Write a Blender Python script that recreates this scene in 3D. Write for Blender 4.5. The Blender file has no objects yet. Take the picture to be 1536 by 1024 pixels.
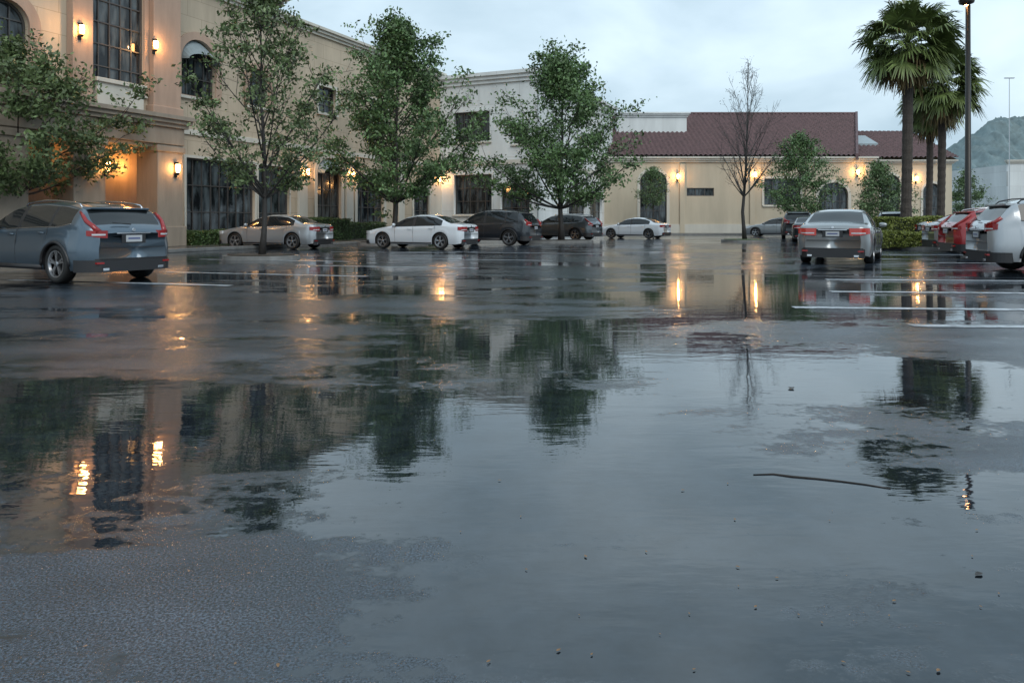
import bpy, math, random
import numpy as np
from mathutils import Vector, Matrix
random.seed(7); rng=np.random.default_rng(7)
PI=math.pi; R=math.radians
scene=bpy.context.scene; COL=scene.collection
F=1100.0; CH=1.15; HY=332.0; CX=768.0
def gp(px,Y): return ((px-CX)/F*Y, Y)
def zat(py,Y): return CH+(HY-py)/F*Y

# ---------------- materials ----------------
def nodes(name):
    m=bpy.data.materials.new(name); m.use_nodes=True
    nt=m.node_tree; return m,nt,nt.nodes['Principled BSDF']
def mat(name,col,rough=.6,metal=0,var=0.0,vscale=3.0,bump=0.0,bscale=30,coat=0,emit=None,es=0,ior=None,streak=False,island=0.0,joints=None):
    m,nt,p=nodes(name); N=nt.nodes.new; Lk=nt.links.new
    p.inputs['Base Color'].default_value=(*col,1); p.inputs['Roughness'].default_value=rough; p.inputs['Metallic'].default_value=metal
    if coat: p.inputs['Coat Weight'].default_value=coat; p.inputs['Coat Roughness'].default_value=.04
    if ior: p.inputs['IOR'].default_value=ior
    if emit: p.inputs['Emission Color'].default_value=(*emit,1); p.inputs['Emission Strength'].default_value=es
    if var or bump: tc=N('ShaderNodeTexCoord')
    if var:
        mp=N('ShaderNodeMapping'); Lk(tc.outputs['Object'],mp.inputs[0])
        if streak: mp.inputs['Scale'].default_value=(1,1,.18)
        n=N('ShaderNodeTexNoise'); n.inputs['Scale'].default_value=vscale; n.inputs['Detail'].default_value=6; n.inputs['Roughness'].default_value=.65
        Lk(mp.outputs[0],n.inputs['Vector'])
        mr=N('ShaderNodeMapRange'); mr.inputs[1].default_value=.3; mr.inputs[2].default_value=.7; mr.inputs[3].default_value=1-var; mr.inputs[4].default_value=1+var
        Lk(n.outputs[0],mr.inputs[0])
        v=N('ShaderNodeVectorMath'); v.operation='SCALE'; v.inputs[0].default_value=col; Lk(mr.outputs[0],v.inputs['Scale'])
        out=v.outputs[0]
        if island:
            g=N('ShaderNodeNewGeometry'); m2=N('ShaderNodeMapRange'); m2.inputs[3].default_value=1-island; m2.inputs[4].default_value=1+island
            Lk(g.outputs['Random Per Island'],m2.inputs[0]); v2=N('ShaderNodeVectorMath'); v2.operation='SCALE'; Lk(out,v2.inputs[0]); Lk(m2.outputs[0],v2.inputs['Scale']); out=v2.outputs[0]
        if joints:
            sx=N('ShaderNodeSeparateXYZ'); Lk(tc.outputs['Object'],sx.inputs[0]); cxx=N('ShaderNodeCombineXYZ'); Lk(sx.outputs[0],cxx.inputs[0]); Lk(sx.outputs[2],cxx.inputs[1])
            bt=N('ShaderNodeTexBrick'); Lk(cxx.outputs[0],bt.inputs['Vector']); bt.inputs['Scale'].default_value=1; bt.inputs['Brick Width'].default_value=joints[0]; bt.inputs['Row Height'].default_value=joints[1]; bt.inputs['Mortar Size'].default_value=.012
            bt.inputs['Color1'].default_value=(1,1,1,1); bt.inputs['Color2'].default_value=(.93,.93,.93,1); bt.inputs['Mortar'].default_value=(.66,.64,.62,1)
            v3=N('ShaderNodeVectorMath'); v3.operation='MULTIPLY'; Lk(out,v3.inputs[0]); Lk(bt.outputs[0],v3.inputs[1]); out=v3.outputs[0]
        Lk(out,p.inputs['Base Color'])
    if bump:
        n2=N('ShaderNodeTexNoise'); n2.inputs['Scale'].default_value=bscale; n2.inputs['Detail'].default_value=4
        Lk(tc.outputs['Object'],n2.inputs['Vector'])
        b=N('ShaderNodeBump'); b.inputs['Strength'].default_value=bump; b.inputs['Distance'].default_value=.02
        Lk(n2.outputs[0],b.inputs['Height']); Lk(b.outputs[0],p.inputs['Normal'])
    return m
M={}
M['tan']=mat('tan_stucco',(.48,.40,.30),.7,var=.18,vscale=.8,bump=.25,bscale=25,streak=True,joints=(1.6,.8))
M['rose']=mat('rose_stone',(.40,.28,.21),.65,var=.16,vscale=1.5,bump=.2,streak=True)
M['cream']=mat('cream_stone',(.54,.52,.46),.6,var=.12,vscale=1.0,bump=.15,streak=True)
M['white']=mat('pale_stucco',(.62,.65,.65),.7,var=.14,vscale=.6,bump=.15,streak=True,joints=(3.2,1.9))
M['beige']=mat('beige_stucco',(.48,.42,.32),.75,var=.16,vscale=.5,bump=.15,streak=True)
M['stone']=mat('dark_cornice_stone',(.28,.23,.18),.6,var=.2,vscale=2,streak=True)
M['tile']=mat('clay_roof_tile',(.092,.050,.052),.55,var=.5,vscale=4)
M['metal']=mat('dark_metal',(.03,.028,.026),.35,metal=.6)
M['frame']=mat('bronze_window_frame',(.075,.072,.07),.4,metal=.3)
M['wood']=mat('wood_door_painted_glow',(.50,.18,.04),.45,var=.25,vscale=4,streak=True,emit=(1,.30,.035),es=.6)  # orange glow of the lit entrance is put into the door as emission
M['awning']=mat('grey_glass_awning',(.26,.31,.33),.25,var=.1)
M['kerb']=mat('wet_concrete_kerb',(.18,.18,.175),.3,var=.25,vscale=4,bump=.2)
M['walk']=mat('wet_concrete_walk',(.11,.105,.10),.22,var=.25,vscale=1.5,bump=.2)
M['soil']=mat('island_soil',(.04,.033,.025),.7,var=.3,vscale=8,bump=.5)
M['grass']=mat('short_grass',(.05,.085,.025),.7,var=.4,vscale=8,bump=.8)
M['bark']=mat('wet_bark',(.032,.029,.027),.6,var=.35,vscale=12,bump=.6,bscale=40)
M['palmbark']=mat('palm_bark',(.05,.04,.033),.8,var=.4,vscale=10,bump=.9,bscale=20)
M['leaf']=mat('leaf_mid_green',(.092,.150,.058),.5,var=.45,vscale=.9,island=.4)
M['leaf2']=mat('leaf_deep_green',(.090,.158,.056),.5,var=.5,vscale=.9,island=.45)
M['leaf3']=mat('leaf_olive',(.092,.135,.050),.5,var=.45,vscale=1,island=.4)
M['leaf4']=mat('leaf_sparse_grey_green',(.04,.045,.03),.6,var=.4,vscale=1,island=.4)
M['hedge']=mat('hedge_green',(.055,.10,.03),.5,var=.4,vscale=2,island=.45)
M['hedge_y']=mat('hedge_yellow_green',(.16,.19,.035),.5,var=.3,vscale=2,island=.35)
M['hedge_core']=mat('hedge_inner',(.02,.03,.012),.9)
M['palm']=mat('palm_frond_green',(.11,.15,.045),.45,var=.35,vscale=2,island=.4)
M['palmdry']=mat('palm_frond_dry',(.19,.14,.06),.7,var=.35,vscale=2,island=.4)
M['tyre']=mat('tyre_rubber',(.012,.012,.012),.55)
M['plastic']=mat('black_plastic',(.018,.018,.02),.45)
M['chrome']=mat('chrome',(.6,.6,.62),.12,metal=1)
M['rim']=mat('alloy_rim',(.36,.37,.39),.25,metal=.9)
M['rimdark']=mat('wheel_inside',(.02,.02,.022),.5)
M['carglass']=mat('car_glass',(.012,.015,.017),.03,ior=1.55)
M['tail']=mat('tail_light_red',(.26,.006,.006),.2,coat=.5)
M['taillit']=mat('tail_light_lit',(.28,.03,.025),.15,coat=.7,emit=(1,.08,.04),es=.12)
M['headl']=mat('head_light',(.5,.53,.55),.08,coat=1)
M['plate']=mat('number_plate',(.40,.42,.44),.35)
M['plateink']=mat('number_plate_band',(.08,.10,.22),.4)
M['lampglass']=mat('lit_lamp_glass',(1,.7,.4),.4,emit=(1,.46,.13),es=62)
M['lampglass2']=mat('lit_street_lamp_glass',(1,.7,.4),.4,emit=(1,.46,.18),es=60)
M['hill']=mat('hill_painted_haze',(.16,.215,.225),1,var=.26,vscale=.16)  # distance haze is painted into the pale blue-grey base colour
M['dryleaf']=mat('fallen_leaf',(.22,.12,.05),.5,var=.4,vscale=20)
M['twig']=mat('wet_twig',(.018,.013,.01),.4)
def paint(name,c,metal=.5,rough=.3): return mat(name,c,rough,metal=metal,coat=1)
M['p_blue']=paint('paint_slate_blue',(.08,.118,.155),.6)
M['p_silver']=paint('paint_silver',(.38,.40,.42),.55)
M['p_white']=paint('paint_white',(.58,.62,.66),.05,.35)
M['p_black']=paint('paint_black',(.014,.018,.024),.3)
M['p_grey']=paint('paint_grey',(.085,.10,.112),.5)
M['p_red']=paint('paint_red',(.30,.012,.015),.3)
M['p_champ']=paint('paint_warm_silver',(.27,.29,.30),.5)
def line_mat():
    m,nt,p=nodes('worn_white_line'); N=nt.nodes.new; L=nt.links.new
    g=N('ShaderNodeNewGeometry'); n=N('ShaderNodeTexNoise'); n.inputs['Scale'].default_value=4; n.inputs['Detail'].default_value=9; n.inputs['Roughness'].default_value=.8; L(g.outputs['Position'],n.inputs['Vector'])
    r=N('ShaderNodeValToRGB'); e=r.color_ramp.elements; e[0].position=.38; e[0].color=(.06,.07,.08,1); e[1].position=.58; e[1].color=(.55,.60,.65,1); L(n.outputs[0],r.inputs[0]); L(r.outputs[0],p.inputs['Base Color'])
    p.inputs['Roughness'].default_value=.3; p.inputs['IOR'].default_value=1.4
    b=N('ShaderNodeBump'); b.inputs['Strength'].default_value=.6; b.inputs['Distance'].default_value=.004; n2=N('ShaderNodeTexNoise'); n2.inputs['Scale'].default_value=70; L(g.outputs['Position'],n2.inputs['Vector']); L(n2.outputs[0],b.inputs['Height']); L(b.outputs[0],p.inputs['Normal'])
    return m
M['paint_line']=line_mat()
def win_glass():
    m,nt,p=nodes('window_glass'); N=nt.nodes.new; L=nt.links.new
    tc=N('ShaderNodeTexCoord'); mp=N('ShaderNodeMapping'); mp.inputs['Scale'].default_value=(2.2,2.2,.5); L(tc.outputs['Object'],mp.inputs[0])
    n=N('ShaderNodeTexNoise'); n.inputs['Scale'].default_value=1.6; n.inputs['Detail'].default_value=3; L(mp.outputs[0],n.inputs['Vector'])
    r=N('ShaderNodeValToRGB'); e=r.color_ramp.elements; e[0].position=.42; e[0].color=(.008,.010,.012,1); e[1].position=.66; e[1].color=(.08,.10,.11,1)
    L(n.outputs[0],r.inputs[0]); L(r.outputs[0],p.inputs['Base Color']); p.inputs['Roughness'].default_value=.06; p.inputs['IOR'].default_value=1.5
    b=N('ShaderNodeBump'); n2=N('ShaderNodeTexNoise'); n2.inputs['Scale'].default_value=.7; L(tc.outputs['Object'],n2.inputs['Vector']); b.inputs['Strength'].default_value=.15; b.inputs['Distance'].default_value=.05
    L(n2.outputs[0],b.inputs['Height']); L(b.outputs[0],p.inputs['Normal'])
    return m
M['glass']=win_glass()

# ---------------- mesh helpers ----------------
def link(name,me,m,parent=None,smooth=False):
    o=bpy.data.objects.new(name,me); COL.objects.link(o)
    if m: me.materials.append(m)
    if parent: o.parent=parent
    if smooth: me.polygons.foreach_set('use_smooth',[True]*len(me.polygons))
    return o
class MB:
    def __init__(s): s.v=[]; s.f=[]
    def add(s,v,f):
        b=len(s.v); s.v+= [tuple(x) for x in v]; s.f+=[tuple(b+i for i in q) for q in f]
    def box(s,x0,x1,y0,y1,z0,z1,mtx=None):
        v=[(x,y,z) for z in (z0,z1) for y in (y0,y1) for x in (x0,x1)]
        if mtx: v=[mtx@Vector(p) for p in v]
        s.add(v,[(0,2,3,1),(4,5,7,6),(0,1,5,4),(2,6,7,3),(0,4,6,2),(1,3,7,5)]); return s
    def tube(s,pts,rad,n=8,cap=True):
        pts=[Vector(p) for p in pts]; k=len(pts); vs=[]
        if not hasattr(rad,'__len__'): rad=[rad]*k
        prev=None
        for i,p in enumerate(pts):
            d=(pts[min(i+1,k-1)]-pts[max(i-1,0)])
            if d.length<1e-6: d=Vector((0,0,1))
            d.normalize()
            if prev is None:
                a=Vector((1,0,0)) if abs(d.x)<.8 else Vector((0,1,0)); a=(a-d*a.dot(d)).normalized()
            else:
                a=prev-d*prev.dot(d); a=a.normalized() if a.length>1e-5 else Vector((1,0,0))
            prev=a; b=d.cross(a)
            for j in range(n):
                t=2*PI*j/n; vs.append(p+(a*math.cos(t)+b*math.sin(t))*rad[i])
        fs=[]
        for i in range(k-1):
            for j in range(n):
                fs.append((i*n+j,i*n+(j+1)%n,(i+1)*n+(j+1)%n,(i+1)*n+j))
        if cap: fs.append(tuple(range(n-1,-1,-1))); fs.append(tuple((k-1)*n+j for j in range(n)))
        s.add(vs,fs); return s
    def lathe(s,prof,n=24,axis='y',c=(0,0,0)):
        vs=[]; k=len(prof)
        for (a,r) in prof:
            for j in range(n):
                t=2*PI*j/n; u,w=r*math.cos(t),r*math.sin(t)
                vs.append((c[0]+u,c[1]+a,c[2]+w) if axis=='y' else (c[0]+u,c[1]+w,c[2]+a))
        fs=[(i*n+j,i*n+(j+1)%n,(i+1)*n+(j+1)%n,(i+1)*n+j) for i in range(k-1) for j in range(n)]
        s.add(vs,fs); return s
    def prism(s,poly,z0,z1):
        n=len(poly); s.add([(x,y,z0) for x,y in poly]+[(x,y,z1) for x,y in poly],
            [tuple(range(n-1,-1,-1)),tuple(range(n,2*n))]+[(i,(i+1)%n,n+(i+1)%n,n+i) for i in range(n)]); return s
    def build(s,name,m,parent=None,smooth=False,bevel=0,auto=False):
        me=bpy.data.meshes.new(name); me.from_pydata(s.v,[],s.f); me.validate()
        o=link(name,me,m,parent,smooth or auto)
        if bevel:
            b=o.modifiers.new('b','BEVEL'); b.width=bevel; b.segments=2; b.limit_method='ANGLE'
        return o
def empty(name,loc=(0,0,0),rz=0):
    o=bpy.data.objects.new(name,None); COL.objects.link(o); o.location=loc; o.rotation_euler=(0,0,rz); o.empty_display_size=.3; return o
def tag(o,label=None,cat=None,group=None,kind=None):
    if label:o['label']=label
    if cat:o['category']=cat
    if group:o['group']=group
    if kind:o['kind']=kind
    return o
def fan_mesh(name,V,Fc,m,parent):
    me=bpy.data.meshes.new(name); nv=len(V); nf=len(Fc)
    me.vertices.add(nv); me.vertices.foreach_set('co',np.asarray(V,dtype=np.float32).ravel())
    me.loops.add(nf*4); me.loops.foreach_set('vertex_index',np.asarray(Fc,dtype=np.int32).ravel())
    me.polygons.add(nf); me.polygons.foreach_set('loop_start',np.arange(nf,dtype=np.int32)*4)
    me.update(calc_edges=True); me.validate()
    return link(name,me,m,parent)
def leaves(name,C,ln,wd,m,parent,droop=.3):
    C=np.asarray(C); n=len(C)
    d=rng.normal(size=(n,3)); d[:,2]-=droop; d/=np.linalg.norm(d,axis=1)[:,None]
    e=rng.normal(size=(n,3)); e-= (e*d).sum(1)[:,None]*d; e/=np.linalg.norm(e,axis=1)[:,None]
    s=rng.uniform(.6,1.3,size=(n,1))
    a=C-d*ln*s*.5; b=C+d*ln*s*.5; c=C+e*wd*s*.5; f=C-e*wd*s*.5
    V=np.stack([a,c,b,f],1).reshape(-1,3)
    return fan_mesh(name,V,np.arange(4*n).reshape(n,4),m,parent)

# ---------------- world ----------------
w=bpy.data.worlds.new('World'); scene.world=w; w.use_nodes=True
nt=w.node_tree; N=nt.nodes.new; L=nt.links.new; bg=nt.nodes['Background']
sky=N('ShaderNodeTexSky'); sky.sky_type='NISHITA'; sky.sun_disc=False; sky.sun_elevation=R(48); sky.sun_rotation=R(200); sky.air_density=2; sky.dust_density=4
tc=N('ShaderNodeTexCoord'); mp=N('ShaderNodeMapping'); mp.inputs['Scale'].default_value=(1,1,2.2); mp.inputs['Location'].default_value=(.9,.4,.0); L(tc.outputs['Generated'],mp.inputs[0])
n1=N('ShaderNodeTexNoise'); n1.inputs['Scale'].default_value=3.2; n1.inputs['Detail'].default_value=8; n1.inputs['Roughness'].default_value=.48; n1.inputs['Distortion'].default_value=.25; L(mp.outputs[0],n1.inputs['Vector'])
rp=N('ShaderNodeValToRGB'); e=rp.color_ramp.elements
e[0].position=.34; e[0].color=(.255,.345,.415,1); e[1].position=.68; e[1].color=(.46,.56,.63,1)
L(n1.outputs[0],rp.inputs[0])
s10=N('ShaderNodeVectorMath'); s10.operation='SCALE'; s10.inputs['Scale'].default_value=20; L(rp.outputs[0],s10.inputs[0])
mx=N('ShaderNodeMix'); mx.data_type='RGBA'; mx.inputs[0].default_value=.92
L(sky.outputs[0],mx.inputs[6]); L(s10.outputs[0],mx.inputs[7]); L(mx.outputs[2],bg.inputs[0]); bg.inputs[1].default_value=.1
sd=bpy.data.lights.new('sun','SUN'); sd.energy=1.5; sd.angle=R(40); sd.color=(1,.96,.9)
so=bpy.data.objects.new('sun',sd); COL.objects.link(so)
dv=Vector((.45,-.85,.8)).normalized(); so.rotation_euler=dv.to_track_quat('Z','Y').to_euler()

# ---------------- camera ----------------
cd=bpy.data.cameras.new('camera'); cam=bpy.data.objects.new('camera',cd); COL.objects.link(cam); scene.camera=cam
cam.location=(0,0,CH); cam.rotation_euler=(R(90),0,0); cd.sensor_width=36; cd.lens=F/1536*36; cd.shift_y=-(512-HY)/1536; cd.clip_end=4000; cd.clip_start=.05
scene.view_settings.view_transform='Standard'; scene.view_settings.look='None'; scene.view_settings.exposure=0

# ---------------- ground ----------------
def ground_mat():
    m,nt,p=nodes('wet_asphalt'); N=nt.nodes.new; L=nt.links.new
    g=N('ShaderNodeNewGeometry'); pos=g.outputs['Position']
    def math_(op,a,b=None,c=None):
        n=N('ShaderNodeMath'); n.operation=op
        for i,x in enumerate((a,b,c)):
            if x is None: continue
            if isinstance(x,(int,float)): n.inputs[i].default_value=x
            else: L(x,n.inputs[i])
        return n.outputs[0]
    def noise(scale,detail=4,rough=.55,sxyz=(1,1,1),dist=0,off=(0,0,0)):
        mp=N('ShaderNodeMapping'); mp.inputs['Scale'].default_value=sxyz; mp.inputs['Location'].default_value=off; L(pos,mp.inputs[0])
        n=N('ShaderNodeTexNoise'); n.inputs['Scale'].default_value=scale; n.inputs['Detail'].default_value=detail; n.inputs['Roughness'].default_value=rough; n.inputs['Distortion'].default_value=dist
        L(mp.outputs[0],n.inputs['Vector']); return n.outputs[0]
    def maprange(x,a,b,c,d,smooth=False):
        n=N('ShaderNodeMapRange'); n.interpolation_type='SMOOTHSTEP' if smooth else 'LINEAR'
        L(x,n.inputs[0])
        for i,v in enumerate((a,b,c,d)):
            if isinstance(v,(int,float)): n.inputs[i+1].default_value=v
            else: L(v,n.inputs[i+1])
        return n.outputs[0]
    big=noise(.42,7,.62,(.55,1,1),.4,(3.1,1.7,0))
    v=big
    for cx,cy,rx,ry,wt in [(.35,3.0,1.7,3.2,.25),(4.2,12.0,5.2,6.5,.20),(-2.3,4.4,3.0,1.7,.28),(-3.8,9.0,4.6,2.0,-.05),(-1.1,2.35,.8,.4,-.08),
                           (1.35,3.6,.5,.35,-.12),(2.8,5.6,3.0,2.4,.22),(-5,15,9,3.5,.06),(-1.7,2.5,1.1,.9,.10),(1.9,2.8,1.1,1.3,.12),(-.2,7.4,2.4,1.7,.16)]:
        mp=N('ShaderNodeMapping'); mp.vector_type='POINT'; mp.inputs['Location'].default_value=(-cx/rx,-cy/ry,0); mp.inputs['Scale'].default_value=(1/rx,1/ry,0); L(pos,mp.inputs[0])
        ln=N('ShaderNodeVectorMath'); ln.operation='LENGTH'; L(mp.outputs[0],ln.inputs[0])
        f=maprange(ln.outputs['Value'],0,1,wt,0,True); v=math_('ADD',v,f)
    edge=noise(14,6,.75); mid=noise(2.6,6,.7,(.6,1.3,1),.5); band_=noise(.8,5,.65,(.22,1.6,1),.3,(5,2,0))
    v=math_('ADD',v,math_('MULTIPLY',math_('SUBTRACT',edge,.5),.42)); v=math_('ADD',v,math_('MULTIPLY',math_('SUBTRACT',mid,.5),.60)); v=math_('ADD',v,math_('MULTIPLY',math_('SUBTRACT',band_,.5),.55))
    P=maprange(v,.44,.57,0,1,True)
    damp=maprange(noise(1.1,6,.65,(.6,1.2,1)),.35,.65,0,1)
    grain=noise(120,4,.75); grain2=noise(330,2,.6)
    rip=noise(3.2,2,.5,(.7,1.8,1),.6); rip2=noise(16,2,.5,(.6,1.8,1))
    asp=math_('ADD',math_('MULTIPLY',grain,.0019),math_('MULTIPLY',grain2,.0006))
    und=noise(1.1,3,.5,(.5,1.3,1))
    wat=math_('ADD',math_('MULTIPLY',rip,.0011),math_('MULTIPLY',rip2,.00032))
    ih=N('ShaderNodeMix'); ih.data_type='FLOAT'; L(P,ih.inputs[0]); L(asp,ih.inputs[2]); L(wat,ih.inputs[3])
    hh=math_('ADD',ih.outputs[0],math_('MULTIPLY',und,.0015))
    b=N('ShaderNodeBump'); b.inputs['Strength'].default_value=1; b.inputs['Distance'].default_value=1.0; L(hh,b.inputs['Height']); L(b.outputs[0],p.inputs['Normal'])
    rd=maprange(damp,0,1,.09,.22); ir=N('ShaderNodeMix'); ir.data_type='FLOAT'; L(P,ir.inputs[0]); L(rd,ir.inputs[2]); ir.inputs[3].default_value=.012; L(ir.outputs[0],p.inputs['Roughness'])
    c1=maprange(grain,.40,.62,.008,.13); c1=math_('MULTIPLY',c1,maprange(damp,0,1,.5,1.1))
    ic=N('ShaderNodeMix'); ic.data_type='FLOAT'; L(P,ic.inputs[0]); L(c1,ic.inputs[2]); L(maprange(noise(5,6,.75),.3,.7,.006,.030),ic.inputs[3])
    cb=N('ShaderNodeCombineColor'); L(math_('MULTIPLY',ic.outputs[0],.74),cb.inputs[0]); L(ic.outputs[0],cb.inputs[1]); L(math_('MULTIPLY',ic.outputs[0],1.32),cb.inputs[2]); L(cb.outputs[0],p.inputs['Base Color'])
    L(maprange(P,0,1,1.62,1.78),p.inputs['IOR'])
    p.inputs['Specular Tint'].default_value=(.93,.98,1.0,1)
    return m
M['ground']=ground_mat()
mb=MB(); mb.add([(-1500,-300,0),(1500,-300,0),(1500,2500,0),(-1500,2500,0)],[(0,1,2,3)])
tag(mb.build('ground',M['ground']),'dark wet asphalt parking lot with puddles','ground',kind='structure')

def stripe(x,y,ang,ln,w=.1):
    m=MB(); c,s=math.cos(ang),math.sin(ang)
    pts=[(x,y),(x+c*ln,y+s*ln),(x+c*ln-s*w,y+s*ln+c*w),(x-s*w,y+c*w)]
    m.add([(a,b,.004) for a,b in pts],[(0,1,2,3)])
    tag(m.build('parking_line',M['paint_line']),'worn white painted parking line on wet asphalt','parking line',group='parking lines',kind='structure')
for x,y in [(4.4,8.0),(3.75,9.7),(5.2,11.9),(6.2,14.4),(9.3,17.2),(11.6,20.2),(13.0,25.2)]: stripe(x,y,R(-5),5.2,.2)
for i,(x,y) in enumerate([(-5.0,13.2),(-3.0,15.4),(-.8,18.0),(1.2,21.5),(-4.6,21.0),(3.2,26.0),(-2.0,26.5)]): stripe(x,y,R(165),5,.18)

# ---------------- building helpers ----------------
class Frame:
    def __init__(s,ox,oy,ang): s.o=(ox,oy); s.a=ang; s.u=(math.cos(ang),math.sin(ang)); s.v=(-math.sin(ang),math.cos(ang))
    def p(s,px,py,off=0):
        k=(px-CX)/F; Y=(off+s.o[0]*s.v[0]+s.o[1]*s.v[1])/(k*s.v[0]+s.v[1]); X=k*Y
        return ((X-s.o[0])*s.u[0]+(Y-s.o[1])*s.u[1], zat(py,Y))
    def sx(s,px,off=0): return s.p(px,0,off)[0]
    def world(s,x,y,z=0): return Vector((s.o[0]+x*s.u[0]+y*s.v[0], s.o[1]+x*s.u[1]+y*s.v[1], z))
def shape(x0,x1,z0,z1,arch=0,n=14):
    if not arch: return [(x0,z0),(x1,z0),(x1,z1),(x0,z1)]
    zs=z1-arch; c=(x0+x1)/2; r=(x1-x0)/2
    return [(x0,z0),(x1,z0)]+[(c+r*math.cos(PI*i/n),zs+arch*math.sin(PI*i/n)) for i in range(n+1)]
def slab(name,outer,holes,y0,y1,m,parent):
    cu=bpy.data.curves.new('c','CURVE'); cu.dimensions='2D'; cu.fill_mode='BOTH'; cu.extrude=(y1-y0)/2
    for pl in [outer]+holes:
        sp=cu.splines.new('POLY'); sp.points.add(len(pl)-1)
        for q,(a,b) in zip(sp.points,pl): q.co=(a,b,0,1)
        sp.use_cyclic_u=True
    t=bpy.data.objects.new('t',cu); COL.objects.link(t)
    me=bpy.data.meshes.new_from_object(t); bpy.data.objects.remove(t); bpy.data.curves.remove(cu)
    ym=(y0+y1)/2
    for v in me.vertices:
        x,y,z=v.co; v.co=(x,ym-z,y)
    me.name=name; me.materials.clear()
    return link(name,me,m,parent)
def window(parent,x0,x1,z0,z1,yf,cols=3,rows=3,arch=0,surround=None,sill=True,fm=None,depth=.22,sw=.22,proud=.07,bar=.05):
    fm=fm or M['frame']; yp=yf+depth
    o=slab('window',shape(x0+.003,x1-.003,z0+.003,z1-.003,arch),[shape(x0+.08,x1-.08,z0+.08,z1-.08,max(arch-.02,0) if arch else 0)],yp-.08,yp+.02,fm,parent)
    m=MB()
    for i in range(1,cols):
        x=x0+(x1-x0)*i/cols; zt=z1-.05
        if arch:
            t=abs(x-(x0+x1)/2)/((x1-x0)/2); zt=z1-arch+arch*math.sqrt(max(0,1-t*t))-.04
        m.box(x-bar/2,x+bar/2,yp-.05,yp-.002,z0+.05,zt)
    for j in range(1,rows):
        z=z0+(z1-z0)*j/rows
        h=(x1-x0)/2
        if arch and z>z1-arch:
            t=(z-(z1-arch))/arch; h=h*math.sqrt(max(0,1-t*t))
        c=(x0+x1)/2; m.box(c-h+.04,c+h-.04,yp-.055,yp-.004,z-bar/2,z+bar/2)
    if m.v: m.build('mullion',fm,o)
    slab('pane',shape(x0+.01,x1-.01,z0+.01,z1-.01,arch),[],yp,yp+.02,M['glass'],o)
    if surround:
        slab('surround',shape(x0-sw,x1+sw,z0-.002,z1+sw,(arch+sw) if arch else 0),[shape(x0+.001,x1-.001,z0+.03,z1-.001,arch)],yf-proud,yf-.003,surround,o)
    if sill: MB().box(x0-.15,x1+.15,yf-.14,yf+.1,z0-.13,z0-.005).build('sill',M['cream'],o,bevel=.015)
    return o
LK=.26
def sconce(fr,parent,px,py,off,size=.24,energy=90,light=True):
    s,z=fr.p(px,py,off-.15)
    o=MB().box(s-.06,s+.06,off-.03,off-.003,z-size*1.2,z+size*.9).box(s-.03,s+.03,off-.16,off-.03,z-size*.75,z-size*.6).tube([(s,off-.15,z-size*.9),(s,off-.15,z-size*.55)],[.02,.08],10).tube([(s,off-.15,z+size*.55),(s,off-.15,z+size*.85)],[.10,.02],10).build('wall_lamp',M['metal'],parent)
    MB().tube([(s,off-.15,z-size*.55),(s,off-.15,z),(s,off-.15,z+size*.55)],[.055,.085,.08],12).build('lamp_glass',M['lampglass'],o,smooth=True)
    if light:
        l=bpy.data.lights.new('lamp_light','POINT'); l.energy=energy*LK; l.color=(1,.52,.2); l.shadow_soft_size=.06
        lo=bpy.data.objects.new('lamp_light',l); COL.objects.link(lo); lo.location=fr.world(s,off-.38,z+.05)
def band(parent,x0,x1,y,z0,z1,proj,m,name='cornice',steps=3):
    b=MB()
    for i in range(steps):
        a=z0+(z1-z0)*i/steps; c=z0+(z1-z0)*(i+1)/steps; pr=proj*(i+1)/steps
        b.box(x0-pr*.9,x1+pr*.9,y-pr,y+.3,a+.001*i,c)
    return b.build(name,m,parent)

# ---------------- LEFT BUILDING ----------------
ANG=math.atan2(1,.439)
A=Frame(-14.6,33,ANG)
bl=empty('shopping_building',A.world(0,0),ANG)
tag(bl,'long tan building with arched windows and warm wall lamps along the left of the lot','building')
sT=A.sx(264,-.6); sE=A.sx(660,0); sM=A.sx(411,0)
def PX(px0,px1,py0,py1,off,ref=0):
    a=A.p(px0,py1,off); b=A.p(px1,py1,off); c=A.p(px0 if ref==0 else px1,py0,off); d=A.p(px0 if ref==0 else px1,py1,off)
    return a[0],b[0],d[1],c[1]
ta=PX(132,214,-75,143,-.6,1); tb=PX(-30,42,8,112,-.6,1)
holes=[shape(*ta,arch=(ta[1]-ta[0])/2),shape(*tb,arch=(tb[1]-tb[0])/2)]
slab('wall',[(-24,4.3),(sT,4.3),(sT,16.5),(-24,16.5)],holes,-.6,-.15,M['tan'],bl)
window(bl,*ta,-.6,5,7,arch=(ta[1]-ta[0])/2,surround=M['rose'],sw=.2,proud=.12,depth=.12)
window(bl,*tb,-.6,3,4,arch=(tb[1]-tb[0])/2,surround=M['rose'],sw=.4,proud=.12)
for a,b in ((99,130),(221,262)):
    x0,x1=A.sx(a,-.6),A.sx(b,-.6)
    m=MB().box(x0,x1,-.98,-.603,5.5,14.2).box(x0-.08,x1+.08,-1.06,-.6,5.45,5.95).box(x0-.1,x1+.1,-1.1,-.6,12.4,12.8)
    m.build('pilaster',M['rose'],bl,bevel=.03)
x0,x1=A.sx(146,-.9),A.sx(216,-.9)
m=MB().box(x0,x1,-.9,-.603,5.42,6.55).box(x0-.08,x1+.08,-1.0,-.6,6.5,6.66); m.build('balcony_panel',M['cream'],bl,bevel=.02)
xe=A.sx(277,-2.0)
MB().box(-24,xe,-2.0,-.1,4.25,4.95).build('portico_beam',M['stone'],bl,bevel=.03)
band(bl,-24,xe,-2.0,4.951,5.42,.35,M['stone'])
MB().box(-24,xe-.2,-1.8,1.4,4.12,4.24).build('portico_ceiling',M['tan'],bl)
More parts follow.
